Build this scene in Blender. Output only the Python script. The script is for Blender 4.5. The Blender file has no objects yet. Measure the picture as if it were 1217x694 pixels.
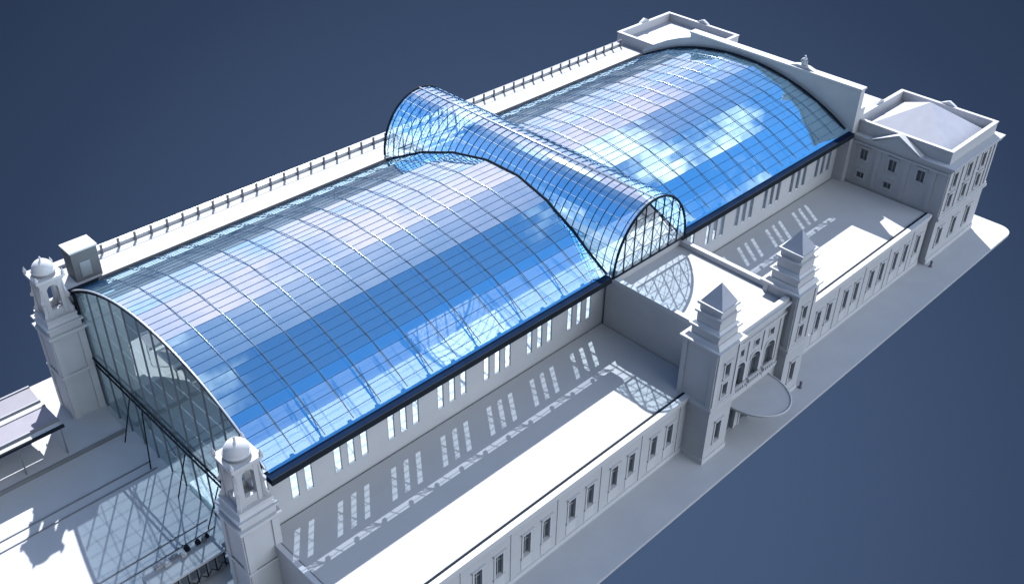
import bpy, bmesh, math, random
from mathutils import Vector, Matrix
random.seed(7)
S = bpy.context.scene
COL = S.collection
rad = math.radians

# ------------------------------------------------------------ camera
cam = bpy.data.cameras.new("camera")
co = bpy.data.objects.new("camera", cam); COL.objects.link(co)
_R, _U, _B = (0.71158, -0.702456, 0.014439), (0.397453, 0.419391, 0.816175), (-0.579383, -0.575036, 0.577624)
co.matrix_world = Matrix(((_R[0], _U[0], _B[0], -25.766), (_R[1], _U[1], _B[1], -38.600),
                          (_R[2], _U[2], _B[2], 68.3995), (0, 0, 0, 1)))
cam.sensor_width = 36; cam.lens = 36.107; cam.clip_start = 1; cam.clip_end = 3000
S.camera = co
S.view_settings.view_transform = 'Standard'; S.view_settings.look = 'None'
S.view_settings.exposure = 1.28; S.view_settings.gamma = 1.0
S.render.engine = 'CYCLES'; S.cycles.diffuse_bounces = 1; S.cycles.transparent_max_bounces = 24

# ------------------------------------------------------------ sky and sun
SUN = Vector((0.66, 0.88, 1.0)).normalized()
W = bpy.data.worlds.new("World"); S.world = W; W.use_nodes = True
nt = W.node_tree; nt.nodes.clear()
def N(t, **k):
    n = nt.nodes.new(t)
    for a, b in k.items(): setattr(n, a, b)
    return n
L = lambda a, b: nt.links.new(a, b)
out = N('ShaderNodeOutputWorld')
sky = N('ShaderNodeTexSky', sky_type='NISHITA', sun_disc=False)
sky.sun_elevation = math.asin(SUN.z); sky.sun_rotation = math.atan2(SUN.x, SUN.y)
sky.air_density = 1.0; sky.dust_density = 0.2; sky.ozone_density = 3.0
tc = N('ShaderNodeTexCoord')
sep = N('ShaderNodeSeparateXYZ'); L(tc.outputs['Generated'], sep.inputs[0])
# clouds on a plane far overhead: direction / height
zc = N('ShaderNodeMath', operation='MAXIMUM'); L(sep.outputs['Z'], zc.inputs[0]); zc.inputs[1].default_value = 0.12
dv = N('ShaderNodeVectorMath', operation='DIVIDE'); L(tc.outputs['Generated'], dv.inputs[0])
cmb = N('ShaderNodeCombineXYZ')
for i in range(3): L(zc.outputs[0], cmb.inputs[i])
L(cmb.outputs[0], dv.inputs[1])
ns = N('ShaderNodeTexNoise'); L(dv.outputs[0], ns.inputs['Vector'])
ns.inputs['Scale'].default_value = 3.1; ns.inputs['Detail'].default_value = 6; ns.inputs['Roughness'].default_value = 0.55
# a bank of cloud over the street side
dt = N('ShaderNodeVectorMath', operation='DOT_PRODUCT'); L(tc.outputs['Generated'], dt.inputs[0])
dt.inputs[1].default_value = Vector((0.05, -0.9, 0.42)).normalized()
bk = N('ShaderNodeMapRange', interpolation_type='SMOOTHSTEP'); L(dt.outputs['Value'], bk.inputs[0])
bk.inputs[1].default_value = 0.50; bk.inputs[2].default_value = 0.70; bk.inputs[3].default_value = 0; bk.inputs[4].default_value = 0.13
ad = N('ShaderNodeMath', operation='ADD'); L(ns.outputs[0], ad.inputs[0]); L(bk.outputs[0], ad.inputs[1])
cl = N('ShaderNodeMapRange', interpolation_type='SMOOTHSTEP'); L(ad.outputs[0], cl.inputs[0])
cl.inputs[1].default_value = 0.56; cl.inputs[2].default_value = 0.76; cl.inputs[4].default_value = 0.9
hs = N('ShaderNodeHueSaturation'); L(sky.outputs[0], hs.inputs['Color']); hs.inputs['Saturation'].default_value = 1.3
bgS = N('ShaderNodeBackground'); L(hs.outputs[0], bgS.inputs[0]); 
# sky round the sun is dimmed to deepen its reflection in the roof, and a lilac haze lies along the horizon
ds_ = N('ShaderNodeVectorMath', operation='DOT_PRODUCT'); L(tc.outputs['Generated'], ds_.inputs[0]); ds_.inputs[1].default_value = SUN
mg = N('ShaderNodeMapRange', interpolation_type='SMOOTHSTEP'); L(ds_.outputs['Value'], mg.inputs[0])
mg.inputs[1].default_value = 0.72; mg.inputs[2].default_value = 0.97; mg.inputs[3].default_value = 0.094; mg.inputs[4].default_value = 0.050
L(mg.outputs[0], bgS.inputs[1])
bgC = N('ShaderNodeBackground'); bgC.inputs[0].default_value = (0.95, 0.97, 1.0, 1); bgC.inputs[1].default_value = 1.0
mxC = N('ShaderNodeMixShader'); # a thin bright veil of high cloud low in the sky on the sun's side
d3 = N('ShaderNodeVectorMath', operation='DOT_PRODUCT'); L(tc.outputs['Generated'], d3.inputs[0])
d3.inputs[1].default_value = Vector((0.55, 0.75, 0.40)).normalized()
ve = N('ShaderNodeMapRange', interpolation_type='SMOOTHSTEP'); L(d3.outputs['Value'], ve.inputs[0])
ve.inputs[1].default_value = 0.86; ve.inputs[2].default_value = 0.99; ve.inputs[4].default_value = 0.95
n3 = N('ShaderNodeTexNoise'); L(dv.outputs[0], n3.inputs['Vector']); n3.inputs['Scale'].default_value = 5.0; n3.inputs['Detail'].default_value = 7
v2 = N('ShaderNodeMapRange'); L(n3.outputs[0], v2.inputs[0]); v2.inputs[1].default_value = 0.35; v2.inputs[2].default_value = 0.62; v2.inputs[3].default_value = 0.35
vx = N('ShaderNodeMath', operation='MULTIPLY'); L(ve.outputs[0], vx.inputs[0]); L(v2.outputs[0], vx.inputs[1])
L(cl.outputs[0], mxC.inputs[0]); L(bgS.outputs[0], mxC.inputs[1]); L(bgC.outputs[0], mxC.inputs[2])
bgH = N('ShaderNodeBackground'); bgH.inputs[0].default_value = (0.95, 0.70, 0.80, 1); bgH.inputs[1].default_value = 0.54
# added fill: bright low patch of sky that lights the street faces
d4 = N('ShaderNodeVectorMath', operation='DOT_PRODUCT'); L(tc.outputs['Generated'], d4.inputs[0])
d4.inputs[1].default_value = Vector((0.12, -0.93, 0.30)).normalized()
lw_ = N('ShaderNodeMapRange', interpolation_type='SMOOTHSTEP'); L(d4.outputs['Value'], lw_.inputs[0])
lw_.inputs[1].default_value = 0.72; lw_.inputs[2].default_value = 0.90
bgL = N('ShaderNodeBackground'); bgL.inputs[0].default_value = (0.86, 0.93, 1.0, 1); bgL.inputs[1].default_value = 1.95
mxL = N('ShaderNodeMixShader'); L(lw_.outputs[0], mxL.inputs[0])
bgZ = N('ShaderNodeBackground'); bgZ.inputs[0].default_value = (0.46, 0.55, 0.85, 1); bgZ.inputs[1].default_value = 0.42
hm = N('ShaderNodeMapRange', interpolation_type='SMOOTHSTEP'); L(sep.outputs['Z'], hm.inputs[0])
hm.inputs[1].default_value = 0.34; hm.inputs[2].default_value = 0.10; hm.inputs[3].default_value = 0.0; hm.inputs[4].default_value = 0.85
mxZ = N('ShaderNodeMixShader'); L(hm.outputs[0], mxZ.inputs[0]); L(mxC.outputs[0], mxZ.inputs[1]); L(bgZ.outputs[0], mxZ.inputs[2])
L(mxZ.outputs[0], mxL.inputs[1]); L(bgL.outputs[0], mxL.inputs[2])
# added dark patch of sky that dims the faces towards the forecourt
d5 = N('ShaderNodeVectorMath', operation='DOT_PRODUCT'); L(tc.outputs['Generated'], d5.inputs[0])
d5.inputs[1].default_value = Vector((-0.85, -0.42, 0.08)).normalized()
gk = N('ShaderNodeMapRange', interpolation_type='SMOOTHSTEP'); L(d5.outputs['Value'], gk.inputs[0])
gk.inputs[1].default_value = 0.35; gk.inputs[2].default_value = 0.75; gk.inputs[4].default_value = 0.9
bgG = N('ShaderNodeBackground'); bgG.inputs[0].default_value = (0.74, 0.86, 1.0, 1); bgG.inputs[1].default_value = 0.17
mxG = N('ShaderNodeMixShader'); L(gk.outputs[0], mxG.inputs[0]); L(mxL.outputs[0], mxG.inputs[1]); L(bgG.outputs[0], mxG.inputs[2])
mxH = N('ShaderNodeMixShader'); L(vx.outputs[0], mxH.inputs[0]); L(mxG.outputs[0], mxH.inputs[1]); L(bgH.outputs[0], mxH.inputs[2])
# below the horizon the model floats in a blue studio void
d2 = N('ShaderNodeVectorMath', operation='DOT_PRODUCT'); L(tc.outputs['Generated'], d2.inputs[0])
d2.inputs[1].default_value = Vector((0.52, 0.48, -0.70)).normalized()
vr = N('ShaderNodeValToRGB'); L(d2.outputs['Value'], vr.inputs[0])
e = vr.color_ramp.elements
K = 1 / 2 ** S.view_settings.exposure
def bk_(c): return [x * K for x in c] + [1]
e[0].position = 0.78; e[0].color = bk_((0.0205, 0.036, 0.076))
e[1].position = 1.0; e[1].color = bk_((0.066, 0.108, 0.200))
for p_, c_ in ((0.87, (0.031, 0.053, 0.110)), (0.93, (0.046, 0.076, 0.150))):
    m = vr.color_ramp.elements.new(p_); m.color = bk_(c_)
bgV = N('ShaderNodeBackground'); L(vr.outputs[0], bgV.inputs[0]); bgV.inputs[1].default_value = 1.0
hz = N('ShaderNodeMapRange', interpolation_type='SMOOTHSTEP'); L(sep.outputs['Z'], hz.inputs[0])
hz.inputs[1].default_value = -0.06; hz.inputs[2].default_value = 0.05
mxV = N('ShaderNodeMixShader'); L(hz.outputs[0], mxV.inputs[0]); L(bgV.outputs[0], mxV.inputs[1]); L(mxH.outputs[0], mxV.inputs[2])
L(mxV.outputs[0], out.inputs[0])

sd = bpy.data.lights.new("sun", 'SUN'); sd.energy = 5.0; sd.angle = rad(0.5); sd.color = (1.0, 0.98, 0.985)
so = bpy.data.objects.new("sun", sd); COL.objects.link(so)
so.rotation_euler = (-SUN).to_track_quat('-Z', 'Y').to_euler(); so.location = SUN * 150

# ------------------------------------------------------------ materials
def mat(name, col, rough=0.6, metal=0.0, var=0.06, scale=0.6, spec=0.3, bump=0.0):
    m = bpy.data.materials.new(name); m.use_nodes = True
    t = m.node_tree; b = t.nodes['Principled BSDF']
    b.inputs['Roughness'].default_value = rough; b.inputs['Metallic'].default_value = metal
    b.inputs['Specular IOR Level'].default_value = spec
    tc = t.nodes.new('ShaderNodeTexCoord')
    n = t.nodes.new('ShaderNodeTexNoise'); n.inputs['Scale'].default_value = scale; n.inputs['Detail'].default_value = 5
    t.links.new(tc.outputs['Object'], n.inputs['Vector'])
    r = t.nodes.new('ShaderNodeValToRGB'); t.links.new(n.outputs[0], r.inputs[0])
    r.color_ramp.elements[0].position = 0.3; r.color_ramp.elements[1].position = 0.7
    r.color_ramp.elements[0].color = [c * (1 - var) for c in col] + [1]
    r.color_ramp.elements[1].color = [min(1, c * (1 + var)) for c in col] + [1]
    t.links.new(r.outputs[0], b.inputs['Base Color'])
    if bump:
        bp = t.nodes.new('ShaderNodeBump'); bp.inputs['Strength'].default_value = bump; bp.inputs['Distance'].default_value = 0.02
        n2 = t.nodes.new('ShaderNodeTexNoise'); n2.inputs['Scale'].default_value = 14
        t.links.new(tc.outputs['Object'], n2.inputs['Vector']); t.links.new(n2.outputs[0], bp.inputs['Height'])
        t.links.new(bp.outputs[0], b.inputs['Normal'])
    return m

def glass(name, tint, gloss, rough=0.02, cell=None, wob=0.0):
    """coated glazing: a mirror-like coat over clear tinted glass"""
    m = bpy.data.materials.new(name); m.use_nodes = True
    t = m.node_tree; t.nodes.clear()
    o = t.nodes.new('ShaderNodeOutputMaterial'); 
    tr = t.nodes.new('ShaderNodeBsdfTransparent'); tr.inputs[0].default_value = (*tint, 1)
    g = t.nodes.new('ShaderNodeBsdfGlossy'); g.inputs['Color'].default_value = (*gloss, 1); g.inputs['Roughness'].default_value = rough
    ad = t.nodes.new('ShaderNodeAddShader')
    t.links.new(tr.outputs[0], ad.inputs[0]); t.links.new(g.outputs[0], ad.inputs[1]); t.links.new(ad.outputs[0], o.inputs[0])
    if wob:
        # every pane sits at a very slightly different angle and bows a little
        ge = t.nodes.new('ShaderNodeNewGeometry'); dv = t.nodes.new('ShaderNodeVectorMath'); dv.operation = 'DIVIDE'
        t.links.new(ge.outputs['Position'], dv.inputs[0]); dv.inputs[1].default_value = cell
        fl = t.nodes.new('ShaderNodeVectorMath'); fl.operation = 'FLOOR'; t.links.new(dv.outputs[0], fl.inputs[0])
        wn = t.nodes.new('ShaderNodeTexWhiteNoise'); wn.noise_dimensions = '3D'; t.links.new(fl.outputs[0], wn.inputs[0])
        sb = t.nodes.new('ShaderNodeVectorMath'); sb.operation = 'SUBTRACT'; t.links.new(wn.outputs['Color'], sb.inputs[0]); sb.inputs[1].default_value = (.5, .5, .5)
        sc = t.nodes.new('ShaderNodeVectorMath'); sc.operation = 'SCALE'; t.links.new(sb.outputs[0], sc.inputs[0]); sc.inputs['Scale'].default_value = wob
        n2 = t.nodes.new('ShaderNodeTexNoise'); t.links.new(ge.outputs['Position'], n2.inputs['Vector']); n2.inputs['Scale'].default_value = 0.5
        s2 = t.nodes.new('ShaderNodeVectorMath'); s2.operation = 'SUBTRACT'; t.links.new(n2.outputs['Color'], s2.inputs[0]); s2.inputs[1].default_value = (.5, .5, .5)
        s3 = t.nodes.new('ShaderNodeVectorMath'); s3.operation = 'SCALE'; t.links.new(s2.outputs[0], s3.inputs[0]); s3.inputs['Scale'].default_value = wob * 1.2
        a1 = t.nodes.new('ShaderNodeVectorMath'); a1.operation = 'ADD'; t.links.new(ge.outputs['Normal'], a1.inputs[0]); t.links.new(sc.outputs[0], a1.inputs[1])
        a2 = t.nodes.new('ShaderNodeVectorMath'); a2.operation = 'ADD'; t.links.new(a1.outputs[0], a2.inputs[0]); t.links.new(s3.outputs[0], a2.inputs[1])
        nn = t.nodes.new('ShaderNodeVectorMath'); nn.operation = 'NORMALIZE'; t.links.new(a2.outputs[0], nn.inputs[0])
        t.links.new(nn.outputs[0], g.inputs['Normal'])
    return m

M = dict(
    plaster=mat('plaster', (0.325, 0.338, 0.366), 0.75, var=0.035, scale=0.5, bump=0.06),
    trim=mat('trim_plaster', (0.355, 0.368, 0.397), 0.7, var=0.03, scale=0.8),
    roofing=mat('roof_membrane', (0.315, 0.325, 0.345), 0.8, var=0.025, scale=0.35),
    slate=mat('slate_roof', (0.27, 0.285, 0.335), 0.55, var=0.05, scale=0.8),
    paving=mat('paving', (0.325, 0.338, 0.366), 0.7, var=0.04, scale=0.3),
    platform=mat('platform_paving', (0.31, 0.32, 0.345), 0.7, var=0.05, scale=0.4),
    litfloor=mat('lit_floor_white', (0.78, 0.78, 0.78), 0.5, var=0.04, scale=0.5),  # extra pale tone stands in for sunlight on the hall floor
    floor=mat('hall_floor', (0.17, 0.175, 0.19), 0.6, var=0.05, scale=0.4),
    dark=mat('dark_steel', (0.010, 0.014, 0.020), 0.8, 0.0, var=0.15, spec=0.05),
    steel=mat('blue_steel', (0.035, 0.09, 0.17), 0.6, 0.0, var=0.1),
    dullgrey=mat('dull_grey_paint', (0.075, 0.08, 0.09), 0.7, var=0.08),
    panel=mat('canopy_panel', (0.17, 0.165, 0.20), 0.6, var=0.06, scale=0.8),
    truss=mat('truss_steel', (0.010, 0.045, 0.11), 0.85, 0.0, var=0.1, spec=0.04),
    rib=mat('rib_steel', (0.12, 0.16, 0.21), 0.25, 0.7, var=0.1),
    bright=mat('pale_steel', (0.5, 0.52, 0.55), 0.35, 0.7, var=0.08),
    gutter=mat('gutter_metal', (0.006, 0.013, 0.032), 0.95, 0.0, var=0.15, spec=0.0),  # flat dark blue stands in for sky mirrored in the gutter
    grey=mat('grey_metal', (0.16, 0.17, 0.19), 0.5, 0.3, var=0.1),
    midgrey=mat('mid_grey_paint', (0.26, 0.27, 0.29), 0.5, 0.0, var=0.08),
    pane=mat('window_pane', (0.05, 0.06, 0.075), 0.12, 0.0, var=0.2, spec=0.6),
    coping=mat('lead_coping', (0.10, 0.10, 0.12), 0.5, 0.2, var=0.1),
)
M['roofglass'] = glass('roof_glazing', (0.36, 0.40, 0.44), (0.66, 0.90, 0.97), 0.015, (2.733, 0.91, 50), 0.010)
M['vaultglass'] = glass('vault_glazing', (0.60, 0.68, 0.72), (0.62, 0.82, 0.92), 0.02, (1.2, 1.0, 1.2), 0.012)
M['gableglass'] = glass('gable_glazing', (0.50, 0.58, 0.60), (0.38, 0.45, 0.44), 0.02, (50, 2.5, 2.2), 0.012)
M['vgable'] = glass('vault_gable_glazing', (0.80, 0.86, 0.88), (0.16, 0.19, 0.20), 0.02)
M['clear'] = glass('clear_glazing', (0.90, 0.93, 0.94), (0.06, 0.06, 0.06), 0.02)

# ------------------------------------------------------------ mesh helpers
class MB:
    def __init__(s): s.v = []; s.f = []
    def add(s, vs, fs):
        o = len(s.v); s.v += [tuple(p) for p in vs]; s.f += [[o + i for i in f] for f in fs]; return s
    def box(s, x0, x1, y0, y1, z0, z1):
        return s.frus(x0, x1, y0, y1, z0, x0, x1, y0, y1, z1)
    def frus(s, x0, x1, y0, y1, z0, X0, X1, Y0, Y1, z1):
        return s.add([(x0, y0, z0), (x1, y0, z0), (x1, y1, z0), (x0, y1, z0), (X0, Y0, z1), (X1, Y0, z1), (X1, Y1, z1), (X0, Y1, z1)],
                     [(3, 2, 1, 0), (4, 5, 6, 7), (0, 1, 5, 4), (1, 2, 6, 5), (2, 3, 7, 6), (3, 0, 4, 7)])
    def cbox(s, cx, cy, h, z0, z1, hy=None):
        hy = h if hy is None else hy
        return s.box(cx - h, cx + h, cy - hy, cy + hy, z0, z1)
    def prism(s, poly, w0, w1, axis):
        """poly: 2D outline; axis 'x': (y,z) along x; 'y': (x,z) along y; 'z': (x,y) along z"""
        f = {'x': lambda a, b, w: (w, a, b), 'y': lambda a, b, w: (a, w, b), 'z': lambda a, b, w: (a, b, w)}[axis]
        n = len(poly)
        return s.add([f(a, b, w0) for a, b in poly] + [f(a, b, w1) for a, b in poly],
                     [list(range(n))[::-1], list(range(n, 2 * n))] + [(i, (i + 1) % n, n + (i + 1) % n, n + i) for i in range(n)])
    def tube(s, pts, r, n=6):
        pts = [Vector(p) for p in pts]; vs = []; fs = []
        for i, p in enumerate(pts):
            d = (pts[min(i + 1, len(pts) - 1)] - pts[max(i - 1, 0)]).normalized()
            u = d.cross(Vector((0, 0, 1)) if abs(d.z) < 0.95 else Vector((0, 1, 0))).normalized(); w = d.cross(u)
            for k in range(n):
                a = 2 * math.pi * (k + .5) / n
                vs.append(p + u * (r * math.cos(a)) + w * (r * math.sin(a)))
        for i in range(len(pts) - 1):
            for k in range(n):
                fs.append((i * n + k, i * n + (k + 1) % n, (i + 1) * n + (k + 1) % n, (i + 1) * n + k))
        fs.append(list(range(n))[::-1]); fs.append(list(range((len(pts) - 1) * n, len(pts) * n)))
        return s.add(vs, fs)
    def lathe(s, cx, cy, prof, n=24):
        vs = []; fs = []
        for r, z in prof:
            for k in range(n):
                a = 2 * math.pi * k / n; vs.append((cx + r * math.cos(a), cy + r * math.sin(a), z))
        for i in range(len(prof) - 1):
            for k in range(n):
                fs.append((i * n + k, i * n + (k + 1) % n, (i + 1) * n + (k + 1) % n, (i + 1) * n + k))
        fs.append(list(range(n))[::-1]); fs.append(list(range((len(prof) - 1) * n, len(prof) * n)))
        return s.add(vs, fs)
    def wall(s, O, U, Nn, w, z0, z1, t, holes):
        """wall slab: outer face starts at O, runs along U, outward normal Nn, with real openings (u0,u1,v0,v1)"""
        O = Vector(O); U = Vector(U); Nn = Vector(Nn)
        us = sorted({0, w, *[h[0] for h in holes], *[h[1] for h in holes]}); vz = sorted({z0, z1, *[h[2] for h in holes], *[h[3] for h in holes]})
        def solid(i, j):
            if i < 0 or j < 0 or i >= len(us) - 1 or j >= len(vz) - 1: return False
            a = (us[i] + us[i + 1]) / 2; b = (vz[j] + vz[j + 1]) / 2
            return not any(h[0] < a < h[1] and h[2] < b < h[3] for h in holes)
        P = lambda u, v, d: O + U * u + Vector((0, 0, v)) - Nn * d
        def q(a, b, c, d): s.add([a, b, c, d], [(0, 1, 2, 3)])
        for i in range(len(us) - 1):
            for j in range(len(vz) - 1):
                if not solid(i, j): continue
                a, b, c, d = us[i], us[i + 1], vz[j], vz[j + 1]
                q(P(a, c, 0), P(b, c, 0), P(b, d, 0), P(a, d, 0)); q(P(a, c, t), P(a, d, t), P(b, d, t), P(b, c, t))
                if not solid(i - 1, j): q(P(a, c, 0), P(a, d, 0), P(a, d, t), P(a, c, t))
                if not solid(i + 1, j): q(P(b, c, 0), P(b, c, t), P(b, d, t), P(b, d, 0))
                if not solid(i, j - 1): q(P(a, c, 0), P(a, c, t), P(b, c, t), P(b, c, 0))
                if not solid(i, j + 1): q(P(a, d, 0), P(b, d, 0), P(b, d, t), P(a, d, t))
        return s
    def frame(s, O, U, Nn, u0, u1, v0, v1, b, p, hood=0.0, sill=0.0):
        """raised surround of an opening on a facade"""
        O = Vector(O); U = Vector(U); Nn = Vector(Nn)
        def bx(a0, a1, c0, c1, d0, d1):
            pts = [O + U * a + Vector((0, 0, c)) + Nn * d for c in (c0, c1) for a, d in ((a0, d0), (a1, d0), (a1, d1), (a0, d1))]
            s.add(pts, [(3, 2, 1, 0), (4, 5, 6, 7), (0, 1, 5, 4), (1, 2, 6, 5), (2, 3, 7, 6), (3, 0, 4, 7)])
        bx(u0 - b, u0 - .002, v0, v1, -.06, p); bx(u1 + .002, u1 + b, v0, v1, -.06, p); bx(u0 - b, u1 + b, v1 + .002, v1 + b, -.06, p)
        if hood: bx(u0 - b * 1.7, u1 + b * 1.7, v1 + b + .1, v1 + b + .1 + hood, -.02, p + .16)
        if sill: bx(u0 - b * 1.4, u1 + b * 1.4, v0 - sill, v0 - .002, -.06, p + .08)
        return s
    def slab(s, O, U, Nn, u0, u1, v0, v1, d0, d1):
        O = Vector(O); U = Vector(U); Nn = Vector(Nn)
        pts = [O + U * a + Vector((0, 0, c)) + Nn * d for c in (v0, v1) for a, d in ((u0, d0), (u1, d0), (u1, d1), (u0, d1))]
        return s.add(pts, [(3, 2, 1, 0), (4, 5, 6, 7), (0, 1, 5, 4), (1, 2, 6, 5), (2, 3, 7, 6), (3, 0, 4, 7)])
    def build(s, name, m, parent=None, smooth=False, recalc=True):
        me = bpy.data.meshes.new(name); me.from_pydata(s.v, [], s.f); me.validate()
        if recalc:
            bm = bmesh.new(); bm.from_mesh(me); bmesh.ops.recalc_face_normals(bm, faces=bm.faces); bm.to_mesh(me); bm.free()
        me.materials.append(M[m])
        if smooth:
            for p in me.polygons: p.use_smooth = True
        o = bpy.data.objects.new(name, me); COL.objects.link(o)
        if parent:
            o.parent = parent
            b = parent; off = Vector((0, 0, 0))
            while b: off += b.location; b = b.parent
            o.location = -off
        return o

def tag(o, label=None, cat=None, group=None, kind=None):
    for k, v in (('label', label), ('category', cat), ('group', group), ('kind', kind)):
        if v: o[k] = v
    return o
def thing(name, loc, label, cat, group=None):
    o = bpy.data.objects.new(name, None); COL.objects.link(o); o.location = loc; o.empty_display_size = 1
    return tag(o, label, cat, group)
def copy_tree(o, parent=None):
    c = o.copy(); COL.objects.link(c)
    if parent: c.parent = parent
    for ch in list(o.children): copy_tree(ch, c)
    return c

X_, Y_ = (1, 0, 0), (0, 1, 0)
FRONT = ((1, 0, 0), (0, -1, 0))     # facade facing the street
LEFT = ((0, 1, 0), (-1, 0, 0))      # facade facing the forecourt

# hall cross-section
YC, ZC, RR = 27.8, -11.4, 29.6
ANG = [rad(a) for a in (-31.3, -22.35, -13.41, -4.47, 4.47, 13.41, 22.35, 31.3)]
def arc_pt(a, r=RR): return (YC + r * math.sin(a), ZC + r * math.cos(a))
CORN = [arc_pt(a) for a in ANG]
# let the eave facets run on over the gutter
def ext(p, q, y): t = (y - p[0]) / (q[0] - p[0]); return (y, p[1] + t * (q[1] - p[1]))
CORN[0] = ext(CORN[0], CORN[1], 11.85); CORN[-1] = ext(CORN[-1], CORN[-2], 43.75)
def zhall(y):
    for (y0, z0), (y1, z1) in zip(CORN, CORN[1:]):
        if y0 <= y <= y1: return z0 + (z1 - z0) * (y - y0) / (y1 - y0)
    return 13.0
# transept vault
XT, TA, TH, TZ = 43.22, 5.45, 6.5, 13.5
YG0, YG1 = 11.0, 45.2
def tdx(z):
    t = (z - TZ) / TH
    return TA * math.sqrt(max(0, 1 - t * t)) if t > 0 else TA
XE = 82.0
RIBX = [2.6 + 2.735 * k for k in range(29)]

# ------------------------------------------------------------ ground
g = MB()
poly = [(-90, -4.87)]
poly += [(97.3, -4.87)] + [(97.3 + 1.7 * math.sin(a), -3.17 - 1.7 * math.cos(a)) for a in [rad(x) for x in range(10, 91, 10)]]
poly += [(99.0, 51.1), (-90, 51.1)]
g.prism(poly, -0.35, 0.0, 'z')
tag(g.build('ground', 'paving'), kind='structure')
tag(MB().box(0.3, 81.9, 28.0, 43.35, -0.05, 0.06).build('hall_floor', 'floor'), kind='structure')
tag(MB().box(0.4, 81.9, 13.35, 27.99, -0.05, 0.40).build('hall_bright_strip', 'litfloor'), kind='structure')  # white strip added so the wall slits look sunlit from outside
pf = MB().box(-90, -0.35, 38.6, 50.6, 0.004, 0.45)
pf = tag(pf.build('platform', 'platform'), kind='structure')
tag(MB().box(-90, -0.35, 38.42, 38.6, 0.004, 0.452).build('platform_edge', 'grey'), kind='structure')

def track(y0, y1, label):
    t = thing('railway_track', (-30, (y0 + y1) / 2, 0), label, 'railway track', 'railway tracks on the forecourt')
    for y in (y0, y1):
        b = MB().box(-90, -0.6, y - .06, y + .06, 0.004, 0.10); b.build('rail', 'grey', t)
track(32.05, 33.25, 'railway track set in the paving nearest the platform canopy')
track(17.9, 19.1, 'railway track in the forecourt running under the grey rail car')
track(22.2, 23.4, 'railway track across the middle of the forecourt, empty, beside the rail car')

# ------------------------------------------------------------ train hall
hall = thing('train_hall', (41, 27.8, 0), 'long white train hall under a curved blue glass roof', 'train hall')
GC = [2.53 + 5.47 * k for k in range(15)]
slits = []
for c in GC:
    for d in (-1.33, 0, 1.33):
        x = c + d
        if 36.8 < x < 50.4 or x < 1.2: continue
        slits.append(x)
hw = 0.33
nw = MB().wall((0.3, 12.9, 0), *FRONT, 81.7, 0.0, 12.5, 0.16, [(x - .3 - hw, x - .3 + hw, 8.45, 11.9) for x in slits])
nw.build('wall', 'plaster', hall)
MB().box(0.3, 82, 43.35, 43.75, 0.0, 13.05).build('wall', 'plaster', hall)
# wall string course and top moulding
MB().box(0.35, 37.0, 12.72, 12.9, 12.1, 12.32).build('moulding', 'trim', hall)
MB().box(49.9, 81.9, 12.72, 12.9, 12.1, 12.32).build('moulding', 'trim', hall)
for x in slits:
    f = MB().frame((0.3, 12.9, 0), *FRONT, x - .3 - hw, x - .3 + hw, 8.45, 11.9, .05, .025)
    w = f.build('window', 'trim', hall)
    MB().box(x - hw, x + hw, 12.96, 12.97, 8.46, 11.89).build('pane', 'clear', w)
def glass_half(front):
    for i in range(7):
        (y0, z0), (y1, z1) = CORN[i], CORN[i + 1]
        ys = [y0 + (y1 - y0) * k / 24 for k in range(25)]
        pts = []
        for y in ys:
            z = z0 + (z1 - z0) * (y - y0) / (y1 - y0)
            x = XT - tdx(z) if front else XT + tdx(z)
            pts.append((x, y, z))
        xe = 0.0 if front else XE
        m = MB(); vs = [(xe, y0, z0)] + pts + [(xe, y1, z1)]
        m.add(vs, [list(range(len(vs)))])
        o = m.build('roof_glass', 'roofglass', hall, recalc=False)
        me = o.data
        if me.polygons[0].normal.z < 0: me.flip_normals()
        # slim glazing bars lying on this facet
        b = MB(); ux = (y1 - y0); uz = (z1 - z0); ln = math.hypot(ux, uz); ny, nz = -uz / ln, ux / ln
        for k in range(0, 5):
            t = k / 5; y = y0 + ux * t; z = z0 + uz * t
            xs = XT - tdx(z) if front else XT + tdx(z)
            a, c = (xe, xs) if front else (xs, xe)
            hw_ = .025; q = []
            for x in (a, c):
                for s1, s2 in ((-1, -.015), (1, -.015), (1, .02), (-1, .02)):
                    q.append((x, y + s1 * hw_ * ux / ln + ny * s2, z + s1 * hw_ * uz / ln + nz * s2))
            b.add(q, [(0, 1, 2, 3), (7, 6, 5, 4), (0, 4, 5, 1), (1, 5, 6, 2), (2, 6, 7, 3), (3, 7, 4, 0)])
        b.build('glazing_bar', 'truss', hall)
glass_half(True); glass_half(False)

def arc_line(x, r, a0, a1, n=40):
    return [(x, *arc_pt(a0 + (a1 - a0) * k / n, r)) for k in range(n + 1)]
for x in RIBX:
    segs = []
    if abs(x - XT) < TA:
        # a rib that meets the transept stops at the valley
        zz = TZ + TH * math.sqrt(max(0, 1 - ((x - XT) / TA) ** 2))
        c = (zz - ZC) / RR
        if c < 1:
            av = math.acos(c)
            if av < rad(30): segs = [(rad(-31.8), -av), (av, rad(31.8))]
    else: segs = [(rad(-31.8), rad(31.8))]
    if not segs: continue
    m = MB()
    for a0, a1 in segs:
        if a1 - a0 > .03: m.tube(arc_line(x, RR + .02, a0, a1, 36), 0.040, 6)
    if m.v: m.build('rib', 'rib', hall, smooth=True)
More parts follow.
